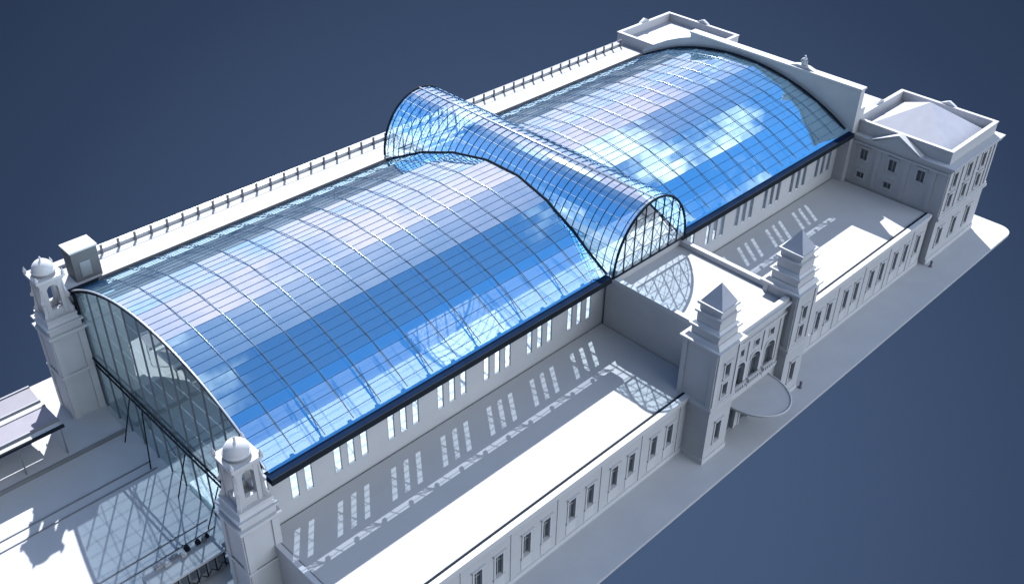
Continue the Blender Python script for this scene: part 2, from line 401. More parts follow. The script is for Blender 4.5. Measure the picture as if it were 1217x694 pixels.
# trusses hanging below the glass
for k in range(15):
    x = 5.33 + 5.47 * k
    if abs(x - XT) < TA - .6 or x > 81: continue
    m = MB(); m.tube(arc_line(x, RR - .75, rad(-30.5), rad(30.5), 30), .07, 5)
    for j in range(-30, 31, 4):
        p = arc_pt(rad(j), RR - .1); q = arc_pt(rad(j + 2), RR - .75); r2 = arc_pt(rad(j + 4), RR - .1)
        m.tube([(x, *p), (x, *q)], .016, 4)
        if j < 29: m.tube([(x, *q), (x, *r2)], .016, 4)
    for s in (-1, 1):
        p = arc_pt(s * rad(31), RR - .2); q = arc_pt(s * rad(25), RR - .15)
        m.tube([(x - .35, *q), (x, p[0], p[1] - .7)], .05, 5); m.tube([(x + .35, *q), (x, p[0], p[1] - .7)], .05, 5)
    m.build('truss', 'truss', hall, smooth=True)
# ridge walkway under the crown seen through the glass
MB().box(0.5, 37, 31.6, 32.1, 17.3, 17.4).build('catwalk', 'steel', hall)
MB().box(49.5, 81, 31.6, 32.1, 17.3, 17.4).build('catwalk', 'steel', hall)
# gutters
for (x0, x1) in ((-0.25, 37.75), (48.7, 82.0)):
    gm = MB(); gm.box(x0, x1, 11.2, 11.98, 13.12, 13.52); gm.build('gutter', 'gutter', hall)
    gm = MB(); gm.box(x0, x1, 11.12, 11.196, 12.95, 13.56); gm.box(x0, x1, 11.2, 12.6, 12.95, 13.118); gm.build('fascia', 'dark', hall)
gm = MB(); gm.box(-0.25, 37.7, 43.55, 44.0, 13.32, 13.75); gm.box(48.7, 82, 43.55, 44.0, 13.32, 13.75); gm.build('gutter', 'dark', hall)
for x in RIBX:
    if 37 < x < 49: continue
    MB().box(x - .16, x + .16, 12.603, 12.88, 12.7, 13.1).build('bracket', 'dark', hall)
# front gable of glass
gl = MB(); ys = [13.1 + (43.3 - 13.1) * k / 40 for k in range(41)]
gl.add([(0.18, 13.1, 0.02), (0.18, 43.3, 0.02)] + [(0.18, y, zhall(y) - .1) for y in reversed(ys)], [list(range(43))])
fg = gl.build('gable_glass', 'gableglass', hall, recalc=False)
for k in range(13):
    y = 13.3 + 2.48 * k
    MB().box(0.10, 0.26, y - .022, y + .022, 0.02, zhall(y) - .15).build('mullion', 'coping', hall)
m = MB()
for z in (2.9, 9.0, 11.2, 13.4, 15.6):
    yy = [y for y in ys if zhall(y) - .3 > z]
    m.box(0.19, 0.22, yy[0], yy[-1], z - .015, z + .015)
m.build('glazing_bar', 'grey', hall)
m = MB(); m.box(-0.10, 0.04, 13.1, 43.3, 6.28, 6.42); m.box(-0.10, 0.04, 13.1, 43.3, 5.6, 5.7)
for k in range(30): 
    y = 13.2 + k * 1.0; m.tube([(-.04, y, 5.65), (-.04, y + .5, 6.3), (-.04, y + 1, 5.65)], .02, 4)
m.build('transom', 'dark', hall)
MB().tube(arc_line(0.0, RR - .12, rad(-31.6), rad(31.6), 50), .13, 8).build('arch_frame', 'dark', hall, smooth=True)
MB().tube(arc_line(-0.05, RR + .08, rad(-31.8), rad(31.8), 50), .085, 6).build('edge_rib', 'bright', hall, smooth=True)
MB().tube(arc_line(81.6, RR + .02, rad(-31.6), rad(31.6), 50), .16, 6).build('edge_rib', 'dark', hall, smooth=True)
for y0, y1 in ((17.5, 18.8), (22.4, 20.8), (27.4, 26.1), (32.3, 33.6), (37.2, 35.9)):
    MB().tube([(-1.1, y0, 0.0), (-.15, y1, 5.6)], .06, 6).build('strut', 'dark', hall, smooth=True)
for y in (13.15, 43.25):
    MB().box(-.15, .05, y - .15, y + .15, 0, 13.7).build('gable_post', 'dark', hall)

# ------------------------------------------------------------ transept vault
tv = thing('glass_transept', (XT, 28, 13.5), 'narrower glass barrel vault crossing over the middle of the long blue roof', 'glass vault')
def zy(z, side):
    """hall plan position where its roof reaches height z"""
    lo, hi = (CORN[0][0], YC) if side < 0 else (YC, CORN[-1][0])
    for _ in range(50):
        mid = (lo + hi) / 2
        if (zhall(mid) < z) == (side < 0): lo = mid
        else: hi = mid
    return (lo + hi) / 2
zcr = CORN[3][1]
th0 = math.asin((zcr - .003 - TZ) / TH)
ths = sorted([math.pi * k / 28 for k in range(29)] + [th0, math.pi - th0])
P = lambda th, y: (XT - TA * math.cos(th), y, TZ + TH * math.sin(th))
vg = MB()
for a, b in zip(ths, ths[1:]):
    if b - a < 1e-4: continue
    za, zb = TZ + TH * math.sin(a), TZ + TH * math.sin(b)
    if (za + zb) / 2 > zcr:
        vg.add([P(a, YG0), P(b, YG0), P(b, YG1), P(a, YG1)], [(0, 1, 2, 3)])
    else:
        vg.add([P(a, YG0), P(b, YG0), P(b, zy(min(zb, zcr - .002), -1)), P(a, zy(za, -1))], [(0, 1, 2, 3)])
        vg.add([P(a, YG1), P(b, YG1), P(b, zy(min(zb, zcr - .002), 1)), P(a, zy(za, 1))], [(0, 1, 2, 3)])
vg.build('vault_glass', 'vaultglass', tv)
k = 0; y = YG0 + .5
while y < YG1:
    z = max(zhall(y), TZ) if CORN[0][0] < y < CORN[-1][0] else TZ
    a0 = math.asin(min(.99, (z - TZ) / TH))
    pts = [(XT - (TA + .02) * math.cos(a), y, TZ + (TH + .02) * math.sin(a)) for a in [a0 + (math.pi - 2 * a0) * j / 26 for j in range(27)]]
    MB().tube(pts, .045, 5).build('hoop', 'truss', tv, smooth=True); y += .92
lb = MB()
for j in range(1, 28):
    a = math.pi * j / 28; z = TZ + TH * math.sin(a)
    if j % 2: continue
    if z > zcr: lb.tube([P(a, YG0), P(a, YG1)], .03, 4)
    else:
        lb.tube([P(a, YG0), P(a, zy(z, -1))], .03, 4); lb.tube([P(a, YG1), P(a, zy(z, 1))], .03, 4)
lb.build('glazing_bar', 'rib', tv)
MB().tube([(XT, YG0, TZ + TH + .05), (XT, YG1, TZ + TH + .05)], .10, 6).build('ridge_tube', 'bright', tv, smooth=True)
for s in (-1, 1):
    pts = []
    for j in range(61):
        y_ = CORN[0][0] + (CORN[-1][0] - CORN[0][0]) * j / 60; z = zhall(y_); pts.append((XT + s * tdx(z), y_, z + .04))
    MB().tube(pts, .12, 6).build('valley_beam', 'dark', tv, smooth=True)
for Yg in (YG0, YG1):
    fr = MB().tube([(XT - (TA + .02) * math.cos(a), Yg, TZ + (TH + .02) * math.sin(a)) for a in [math.pi * j / 40 for j in range(41)]], .13, 6)
    fr.tube([(XT - TA, Yg, TZ), (XT + TA, Yg, TZ)], .1, 6)
    f = fr.build('gable_frame', 'dark', tv, smooth=True)
    gg = MB(); gg.add([(XT - TA * .99 * math.cos(a), Yg + .03, TZ + TH * .99 * math.sin(a)) for a in [math.pi * j / 40 for j in range(41)]], [list(range(41))])
    gg.build('gable_glass', 'vgable', f, recalc=False)
    mm = MB()
    for j in range(-3, 4):
        x = XT + j * 1.36; mm.box(x - .06, x + .06, Yg - .06, Yg + .02, TZ, TZ + TH * math.sqrt(1 - (j * 1.36 / TA) ** 2))
    for z in (15.2, 17.0, 18.6):
        d = tdx(z); mm.box(XT - d, XT + d, Yg - .04, Yg + .02, z - .02, z + .02)
    for j in range(-4, 4):
        x0, x1 = XT + j * 1.36, XT + (j + 1) * 1.36
        for (za, zb) in ((13.5, 15.2), (15.2, 13.5), (15.2, 17), (17, 15.2), (17, 18.6)):
            if abs(x0 - XT) < tdx(za) and abs(x1 - XT) < tdx(zb): mm.tube([(x0, Yg - .02, za), (x1, Yg - .02, zb)], .022, 4)
    mm.build('mullion', 'dark', f)
MB().box(XT - TA + .1, XT + TA - .1, 44.9, 45.5, 13.2, 13.5).build('sill', 'trim', tv)

# ------------------------------------------------------------ street wings
def street_wing(x0, x1, wins, label, yb=12.7, group='street wings'):
    t = thing('street_wing', ((x0 + x1) / 2, 6, 0), label, 'building wing', group)
    w, z0, z1 = .82, 2.25, 4.7
    O = (x0, 0, 0)
    MB().wall(O, *FRONT, x1 - x0, 0.0, 6.55, .35, [(x - x0 - w / 2, x - x0 + w / 2, z0, z1) for x in wins]).build('wall', 'plaster', t)
    MB().box(x0, x0 + .35, .352, yb, 0, 6.55).build('wall', 'plaster', t)
    MB().box(x0 + .352, x1, .352, yb, 6.30, 6.82).build('roof', 'roofing', t)
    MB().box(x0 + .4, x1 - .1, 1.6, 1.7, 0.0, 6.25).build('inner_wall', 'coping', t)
    MB().box(x0, x1, -.08, -.002, 0.0, .55).build('plinth', 'trim', t)
    c = MB(); c.box(x0, x1, -.22, .30, 6.556, 6.98); c.box(x0, x1, -.12, -.002, 6.2, 6.553); c.build('cornice', 'trim', t)
    MB().box(x0, x1, .304, .56, 6.822, 6.96).build('coping', 'dark', t)
    m = MB(); m.box(x0 - .12, x0 + .30, .46, yb, 6.83, 7.05); m.build('end_coping', 'trim', t)
    MB().box(x0 + .304, x0 + .42, .46, yb - .3, 6.83, 6.97).build('coping', 'coping', t)
    for x in wins:
        f = MB().frame(O, *FRONT, x - x0 - w / 2, x - x0 + w / 2, z0, z1, .17, .07, hood=.13, sill=.16)
        f.slab(O, *FRONT, x - x0 - w / 2 - .2, x - x0 + w / 2 + .2, .7, z0 - .2, 0.004, .04)
        f = f.build('window', 'trim', t)
        MB().box(x - w / 2, x + w / 2, .22, .25, z0, z1).build('pane', 'pane', f)
        b = MB(); b.box(x - .03, x + .03, .17, .218, z0, z1); b.box(x - w / 2, x - .032, .17, .218, 3.9, 3.96); b.box(x + .032, x + w / 2, .17, .218, 3.9, 3.96); b.build('glazing_bar', 'midgrey', f)
    return t
pairs = []
for k in range(-1, 6): pairs += [9.9 + 5.42 * k, 12.2 + 5.42 * k]
pairs = [x for x in pairs if 0.8 < x < 35.4]
lw = street_wing(-0.75, 38.7, pairs, 'low white street wing with paired windows left of the entrance block, sunlit flat roof')
for k in range(7):
    x = 8.33 + 5.42 * (k - 1)
    if x > 35.5 or x < 0: continue
    MB().box(x - .28, x + .28, -.06, -.003, .56, 6.19).build('pilaster', 'plaster', lw)
rw = [53.75, 56.0, 59.1, 61.3, 64.7, 66.9, 70.2, 72.5, 75.6, 78.0, 80.9]
rwg = street_wing(49.4, 82.6, rw, 'low white street wing right of the entrance block, half in shadow behind it')
for x in (57.55, 63.0, 68.55, 74.05, 79.45):
    MB().box(x - .25, x + .25, -.06, -.003, .56, 6.19).build('pilaster', 'plaster', rwg)

# ------------------------------------------------------------ entrance block with two towers
pt = thing('entrance_block', (44, 5, 0), 'white entrance block with two pyramid topped towers and arched windows facing the street', 'building')
bx0, bx1, by0, by1 = 38.8, 49.3, -1.6, 12.6
MB().box(bx0, bx0 + .35, by0 + .4, by1, 0, 12.15).build('wall', 'plaster', pt)
MB().box(bx1 - .35, bx1, by0 + .4, by1, 0, 12.15).build('wall', 'plaster', pt)
ac = [41.55, 44.0, 46.45]; aw = .82
hol = [(x - bx0 - aw, x - bx0 + aw, 5.5, 8.6) for x in ac] + [(x - bx0 - .75, x - bx0 + .75, 0.0, 3.2) for x in ac]
hol += [(x - bx0 - .35, x - bx0 + .35, 9.25, 10.1) for x in ac]
fw = MB().wall((bx0, by0, 0), *FRONT, bx1 - bx0, 0, 12.15, .4, hol)
for x in ac:   # spandrels turn the square heads into round ones
    for s in (-1, 1):
        arcp = [(x + s * aw * math.cos(a), 8.6 - aw + aw * math.sin(a)) for a in [math.pi / 2 * j / 8 for j in range(9)]]
        fw.prism(arcp + [(x + s * aw, 8.6)], by0 + .002, by0 + .39, 'y')
fw.build('wall', 'plaster', pt)
MB().box(bx0 + .36, bx1 - .36, by0 + .41, 11.6, 11.7, 12.05).build('roof', 'roofing', pt)
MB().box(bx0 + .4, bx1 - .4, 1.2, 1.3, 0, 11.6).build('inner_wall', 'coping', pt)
MB().box(bx0 + .36, bx1 - .36, 11.6, 12.6, 11.0, 13.38).build('parapet', 'plaster', pt)
c = MB(); c.box(bx0 - .08, bx0 + .42, by0 + .5, 12.62, 12.153, 12.66); c.build('parapet', 'trim', pt)
c = MB(); c.box(bx1 - .42, bx1 + .08, by0 + .5, 12.62, 12.153, 12.66); c.build('parapet', 'trim', pt)
c = MB(); c.box(39.7, 48.45, by0 - .45, by0 + .38, 12.153, 12.4); c.box(39.7, 48.45, by0 - .3, by0 - .002, 11.9, 12.15)
c.box(39.7, 48.45, by0 - .15, by0 + .36, 12.403, 12.75); c.box(39.7, 48.45, by0 - .14, by0 - .002, 10.75, 11.0); c.box(39.7, 48.45, by0 - .22, by0 - .002, 11.003, 11.12)
c.build('cornice', 'trim', pt)
MB().box(39.7, 48.45, by0 - .16, by0 - .002, 4.75, 5.15).build('string_course', 'trim', pt)
for x in ac:
    arch = [(x + r * math.cos(a), 8.6 - aw + r * math.sin(a)) for r, rng in ((aw + .22, range(0, 181, 15)), (aw + .003, range(180, -1, -15))) for a in [rad(q) for q in rng]]
    f = MB()
    n = 13
    for j in range(n - 1):
        f.prism([arch[j], arch[j + 1], arch[2 * n - 2 - j], arch[2 * n - 1 - j]], by0 - .13, by0 + .05, 'y')
    f.box(x - aw - .22, x - aw - .003, by0 - .13, by0 + .05, 5.5, 7.78); f.box(x + aw + .003, x + aw + .22, by0 - .13, by0 + .05, 5.5, 7.78)
    f.box(x - aw - .35, x + aw + .35, by0 - .45, by0 - .003, 5.16, 5.45)
    for j in range(5): f.box(x - .7 + j * .35 - .07, x - .7 + j * .35 + .07, by0 - .4, by0 - .26, 5.452, 5.95)
    f.box(x - aw - .2, x + aw + .2, by0 - .43, by0 - .22, 5.953, 6.07)
    f = f.build('arched_window', 'trim', pt)
    MB().box(x - aw, x + aw, by0 + .3, by0 + .33, 5.5, 8.55).build('pane', 'pane', f)
    b = MB(); b.box(x - .05, x + .05, by0 + .22, by0 + .29, 5.5, 8.6); b.box(x - aw, x - .052, by0 + .22, by0 + .29, 7.6, 7.7); b.box(x + .052, x + aw, by0 + .22, by0 + .29, 7.6, 7.7); b.build('glazing_bar', 'midgrey', f)
    d = MB().frame((bx0, by0, 0), *FRONT, x - bx0 - .75, x - bx0 + .75, 0.0, 3.2, .18, .08).build('door', 'trim', pt)
    MB().box(x - .74, x + .74, by0 + .25, by0 + .29, 0.0, 3.19).build('pane', 'pane', d)
    s_ = MB().frame((bx0, by0, 0), *FRONT, x - bx0 - .35, x - bx0 + .35, 9.25, 10.1, .12, .06).build('window', 'trim', pt)
    MB().box(x - .35, x + .35, by0 + .25, by0 + .29, 9.25, 10.1).build('pane', 'pane', s_)
for x in (40.2, 42.78, 45.22, 47.95):
    MB().box(x - .22, x + .22, by0 - .1, by0 - .003, 5.16, 10.74).build('pilaster', 'trim', pt)
# rounded canopy over the doors
cp = [(44.0 + 3.35 * math.cos(a), by0 - .02 - 4.3 * math.sin(a)) for a in [math.pi * j / 36 for j in range(37)]]
cn = MB().prism(cp, 3.75, 4.0, 'z').build('door_canopy', 'plaster', pt)
rim = MB(); rim.tube([(x, y, 4.0) for x, y in cp], .1, 6); rim.build('canopy_rim', 'trim', cn, smooth=True)
MB().box(46.6, 46.95, by0 - .25, by0 - .02, 12.0, 12.02).build('vent', 'grey', pt)

def entrance_tower(cx, cy, hw=1.75, hd=1.9):
    t = MB()
    lo = (cx - hw, cx + hw, cy - hd, cy + hd)
    holes = [(hw - .42, hw + .42, 1.95, 4.35), (hw - .38, hw + .38, 7.45, 8.95), (hw - .38, hw + .38, 9.65, 11.15)]
    t.wall((lo[0], lo[2], 0), *FRONT, 2 * hw, 0, 12.9, .4, holes)
    t.box(lo[0], lo[0] + .4, lo[2] + .401, lo[3], 0, 12.9); t.box(lo[1] - .4, lo[1], lo[2] + .401, lo[3], 0, 12.9)
    t.box(lo[0] + .401, lo[1] - .401, lo[3] - .4, lo[3], 0, 12.9); t.box(lo[0] + .401, lo[1] - .401, lo[2] + .7, lo[2] + .8, 0, 12.8)
    t = t.build('tower', 'plaster', pt)
    c = MB()
    def ring(z0, z1, e): c.box(cx - hw - e, cx + hw + e, cy - hd - e, cy + hd + e, z0, z1)
    for nm, z0, z1, e in (('plinth', 0, .6, .1), ('string_course', 6.45, 6.75, .18), ('string_course', 6.753, 6.95, .10)):
        pl = [(lo[0] - .002, lo[3]), (lo[0] - e, lo[3]), (lo[0] - e, lo[2] - e), (lo[1] + e, lo[2] - e), (lo[1] + e, lo[3]), (lo[1] + .002, lo[3]), (lo[1] + .002, lo[2] - .002), (lo[0] - .002, lo[2] - .002)]
        MB().prism(pl, z0, z1, 'z').build(nm, 'trim', t)
    ring(12.902, 13.1, .14); ring(13.103, 13.3, .3)
    c.build('cornice', 'trim', t)
    for s in (-1, 1):
        MB().box(cx + s * (hw - .25) - .22, cx + s * (hw - .25) + .22, lo[2] - .1, lo[2] - .003, 6.96, 12.88).build('pilaster', 'trim', t)
        MB().box(lo[0] - .1, lo[0] - .003, cy + s * (hd - .28) - .25, cy + s * (hd - .28) + .25, 6.96, 12.88).build('pilaster', 'plaster', t)
    for u0, u1, v0, v1 in holes:
        f = MB().frame((lo[0], lo[2], 0), *FRONT, u0, u1, v0, v1, .16, .08, hood=.16 if v0 < 5 or v0 > 9 else 0, sill=.14).build('window', 'trim', t)
        MB().box(lo[0] + u0, lo[0] + u1, lo[2] + .25, lo[2] + .29, v0, v1).build('pane', 'pane', f)
    sp = MB()
    sp.frus(cx - hw, cx + hw, cy - hd, cy + hd, 13.302, cx - 1.55, cx + 1.55, cy - 1.6, cy + 1.6, 13.7)
    def st(h, z0, z1): sp.cbox(cx, cy, h, z0, z1)
    st(1.45, 13.702, 14.5); st(1.68, 14.502, 14.72); sp.frus(cx - 1.5, cx + 1.5, cy - 1.5, cy + 1.5, 14.722, cx - 1.3, cx + 1.3, cy - 1.3, cy + 1.3, 14.95)
    st(1.22, 14.952, 15.95); st(1.42, 15.952, 16.15); st(1.12, 16.152, 16.75); st(1.32, 16.752, 17.0)
    sp.build('spire_base', 'trim', t)
    py = MB(); py.add([(cx - 1.15, cy - 1.15, 17.002), (cx + 1.15, cy - 1.15, 17.002), (cx + 1.15, cy + 1.15, 17.002), (cx - 1.15, cy + 1.15, 17.002), (cx, cy, 18.9)],
                      [(3, 2, 1, 0), (0, 1, 4), (1, 2, 4), (2, 3, 4), (3, 0, 4)])
    py.build('spire', 'slate', t)
entrance_tower(37.85, -.62); entrance_tower(50.3, -.62)

# ------------------------------------------------------------ corner pavilions
def pavilion(yA, yB, hip, label, street):
    x0, x1 = 83.0, 95.5
    t = thing('corner_pavilion', ((x0 + x1) / 2, (yA + yB) / 2, 0), label, 'pavilion', 'corner pavilions')
    ys = yA if street else yB
    sg = -1 if street else 1
    cols = [85.0, 88.7, 92.4]
    if street:
        hs = [(c - x0 - .48, c - x0 + .48, a, b) for c in cols for a, b in ((2.0, 4.4), (7.2, 9.0), (9.95, 11.85))]
        MB().wall((x0, yA, 0), *FRONT, x1 - x0, 0, 12.6, .4, hs).build('wall', 'plaster', t)
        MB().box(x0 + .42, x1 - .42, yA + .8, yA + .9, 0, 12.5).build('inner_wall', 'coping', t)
        for u0, u1, v0, v1 in hs:
            f = MB().frame((x0, yA, 0), *FRONT, u0, u1, v0, v1, .2, .1, hood=.16 if v0 < 9 else 0, sill=.16).build('window', 'trim', t)
            MB().box(x0 + u0, x0 + u1, yA + .24, yA + .28, v0, v1).build('pane', 'pane', f)
            MB().box(x0 + (u0 + u1) / 2 - .04, x0 + (u0 + u1) / 2 + .04, yA + .17, yA + .238, v0, v1).build('glazing_bar', 'midgrey', f)
        for x in (83.4, 86.85, 90.55, 94.1, 95.1):
            MB().box(x - .24, x + .24, yA - .12, yA - .003, 6.75, 12.55).build('pilaster', 'trim', t)
        lf = [(9.85, 10.2, 11.55), (6.1, 10.05, 11.5), (2.5, 10.1, 11.55), (9.75, 7.75, 8.5), (6.15, 7.75, 8.5)]
    else:
        MB().box(x0, x1, yB - .4, yB, 0, 12.6).build('wall', 'plaster', t); lf = []
    ya, yb = (yA + .4, yB) if street else (yA, yB - .4)
    hl = [(c - ya - .48, c - ya + .48, a, b) for c, a, b in lf]
    MB().wall((x0, ya, 0), *LEFT, yb - ya, 0, 12.6, .4, hl).build('wall', 'plaster', t)
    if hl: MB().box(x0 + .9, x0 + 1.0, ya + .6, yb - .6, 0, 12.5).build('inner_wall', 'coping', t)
    for u0, u1, v0, v1 in hl:
        f = MB().frame((x0, ya, 0), *LEFT, u0, u1, v0, v1, .16, .08, hood=.12, sill=.12).build('window', 'trim', t)
        MB().box(x0 + .2, x0 + .24, ya + u0, ya + u1, v0, v1).build('pane', 'pane', f)
        MB().box(x0 + .13, x0 + .198, ya + (u0 + u1) / 2 - .04, ya + (u0 + u1) / 2 + .04, v0, v1).build('glazing_bar', 'midgrey', f)
    MB().box(x1 - .4, x1, ya, yb, 0, 12.6).build('wall', 'plaster', t)
    if street:
        for yy in (1.0, 4.3, 8.0, 11.3): MB().box(x0 - .1, x0 - .003, yy - .3, yy + .3, 7.0, 12.05).build('pilaster', 'plaster', t)
        MB().box(x0 - .16, x0 - .003, yA - .1, 12.2, 12.06, 12.3).build('string_course', 'trim', t)
        c = MB(); c.box(x0, x1 + .2, yA - .26, yA - .003, 6.1, 6.4); c.box(x0, x1 + .15, yA - .14, yA - .003, 6.402, 6.7); c.build('string_course', 'trim', t)
        c = MB(); c.box(x0, x1, yA - .12, yA - .003, 0, .7); c.build('plinth', 'trim', t)
        c = MB(); c.box(x0 - .3, x1 + .45, yA - .55, yB, 12.95, 13.15); c.box(x0 - .15, x1 + .25, yA - .3, yB, 12.602, 12.948)
        c.build('cornice', 'trim', t)
        # dentils under the cornice
        for k in range(26): MB().box(x0 + .1 + k * .48, x0 + .34 + k * .48, yA - .5, yA - .302, 12.72, 12.946).build('dentil', 'trim', t)
        pd = MB(); yc = 6.05
        pd.prism([(3.2, 13.152), (8.9, 13.152), (yc, 14.75)], x0 - .28, x0 + .48, 'x'); 
        pd = pd.build('pediment', 'plaster', t)
        rk = MB()
        for s in (-1, 1): rk.prism([(yc, 14.76), (yc, 14.92), (yc + s * 3.25, 13.25), (yc + s * 3.15, 13.153 )], x0 - .42, x0 + .5, 'x')
        rk.build('raking_cornice', 'trim', pd)
    else:
        MB().box(x0 - .2, x1 + .3, yA - .2, yB + .4, 12.602, 13.05).build('cornice', 'trim', t)
    q0, q1, r0, r1 = 83.6, 95.3, (yA + .55 if street else yA + .1), (yB - .2 if street else yB - .1)
    zb = 13.152 if street else 13.052
    a = MB(); th = .38
    a.box(q0, q1, r0, r0 + th, zb, 14.6); a.box(q0, q1, r1 - th, r1, zb, 14.6)
    a.box(q0, q0 + th, r0 + th + .002, r1 - th - .002, zb, 14.6); a.box(q1 - th, q1, r0 + th + .002, r1 - th - .002, zb, 14.6)
    at = a.build('attic', 'plaster', t)
    c = MB(); e = .07
    c.box(q0 - e, q1 + e, r0 - e, r0 + th, 14.602, 14.75); c.box(q0 - e, q1 + e, r1 - th, r1 + e, 14.602, 14.75)
    c.box(q0 - e, q0 + th, r0 + th + .002, r1 - th - .002, 14.602, 14.75); c.box(q1 - th, q1 + e, r0 + th + .002, r1 - th - .002, 14.602, 14.75)
    c.build('coping', 'trim', at)
    for (px, py, dx, dy) in ((89.5, r1 + .02, .5, .25), (q1 + .02, (r0 + r1) / 2, .25, .5)):
        MB().prism([(-1, 14.752), (1, 14.752), (.55, 15.0), (0, 15.25), (-.55, 15.0)], -.2, .2, 'x' if dx < dy else 'y').build('acroterion', 'trim', at).location += Vector((px, py, 0))
    if hip:
        h = MB(); a0, a1, b0, b1 = q0 + th + .35, q1 - th - .35, r0 + th + .35, r1 - th - .35; cx, cy = (a0 + a1) / 2, (b0 + b1) / 2
        h.box(q0 + th + .003, q1 - th - .003, r0 + th + .003, r1 - th - .003, zb, 13.45)
        h.add([(a0, b0, 13.46), (a1, b0, 13.46), (a1, b1, 13.46), (a0, b1, 13.46), (cx, cy, 16.95)], [(3, 2, 1, 0), (0, 1, 4), (1, 2, 4), (2, 3, 4), (3, 0, 4)])
        h.build('roof', 'slate', t)
    else:
        MB().box(q0 + th + .003, q1 - th - .003, r0 + th + .003, r1 - th - .003, zb, 13.6).build('roof', 'slate', t)
    return t
pavilion(-.7, 12.6, True, 'white corner pavilion with pyramid roof behind a parapet, beside the street', True)
pavilion(37.3, 49.9, False, 'far corner pavilion with a flat roof sunk inside its parapet', False)

# ------------------------------------------------------------ head building between the pavilions
hd = thing('head_building', (84, 25, 0), 'tall plain white end wall closing the far end of the glass roof', 'building')
poly = [(11.5, 0), (43.9, 0), (43.9, 14.3), (42.0, 15.6), (40, 16.75), (37.9, 17.7), (36.3, 18.25), (36.3, 18.85), (11.5, 18.85)]
MB().prism(poly, 82.02, 82.95, 'x').build('wall', 'plaster', hd)
MB().box(81.9, 83.1, 11.4, 36.4, 18.852, 19.08).build('coping', 'trim', hd)
MB().box(83.0, 95.0, 12.7, 37.1, 0, 12.4).build('wall', 'plaster', hd)
MB().box(82.96, 84.2, 11.6, 12.55, 12.4, 16.2).build('buttress', 'plaster', hd)
MB().box(84.1, 95.3, 12.7, 37.1, 12.402, 12.6).build('roof', 'roofing', hd)
st = thing('roof_statue', (83.4, 19.7, 19.08), 'small white statue on the top of the far end wall', 'statue')
b = MB(); b.prism([(17.9, 19.082), (21.5, 19.082), (20.4, 19.4), (19.0, 19.4)], 82.2, 82.9, 'x')
b.build('pedestal', 'trim', st)
f = MB(); f.lathe(82.6, 19.7, [(.36, 19.4), (.38, 19.7), (.24, 20.0), (.29, 20.18), (.16, 20.3), (.07, 20.34)], 12)
f.tube([(82.6, 19.42, 20.13), (82.55, 19.27, 19.85), (82.45, 19.4, 19.65)], .08, 6); f.tube([(82.6, 19.98, 20.13), (82.55, 20.15, 19.88), (82.5, 20.08, 19.6)], .08, 6)
f.lathe(82.6, 19.7, [(.05, 20.32), (.12, 20.37), (.145, 20.47), (.10, 20.58), (.03, 20.62)], 12)
f.build('figure', 'trim', st, smooth=True)

# ------------------------------------------------------------ side wing beyond the hall with its railing
sw = thing('side_wing', (41, 47, 0), 'long narrow side wing with a white flat roof along the far eave', 'building wing')
MB().box(0.2, 82.8, 44.02, 49.3, 0, 13.05).build('wall', 'plaster', sw)
MB().box(0.0, 82.8, 44.005, 49.5, 13.052, 13.32).build('roof', 'roofing', sw)
MB().box(0.1, 82.7, 48.45, 49.4, 13.322, 13.62).build('parapet', 'roofing', sw)
MB().box(-.1, .15, 43.8, 49.3, 12.5, 13.05).build('end_moulding', 'trim', sw)
rl = thing('railing', (41, 48.2, 13.32), 'thin roof railing of many dark posts along the far white roof', 'railing')
for k in range(45):
    x = 5.2 + 1.755 * k
    MB().box(x - .09, x + .09, 48.12, 48.30, 13.324, 14.3).build('post', 'coping', rl)
MB().tube([(4.6, 48.21, 14.32), (82.6, 48.21, 14.32)], .035, 5).build('handrail', 'bright', rl)
MB().tube([(4.6, 48.21, 13.85), (82.6, 48.21, 13.85)], .02, 5).build('midrail', 'bright', rl)

rb = thing('rooftop_box', (2.4, 45.9, 13.32), 'grey box shaped rooftop hut near the far bell tower', 'rooftop hut')
MB().box(1.15, 3.65, 45.05, 46.95, 13.324, 16.45).build('body', 'dullgrey', rb)
MB().box(1.05, 3.75, 44.95, 47.05, 16.452, 16.62).build('roof', 'trim', rb)
MB().box(1.75, 2.75, 45.0, 45.047, 13.7, 15.3).build('door', 'grey', rb)

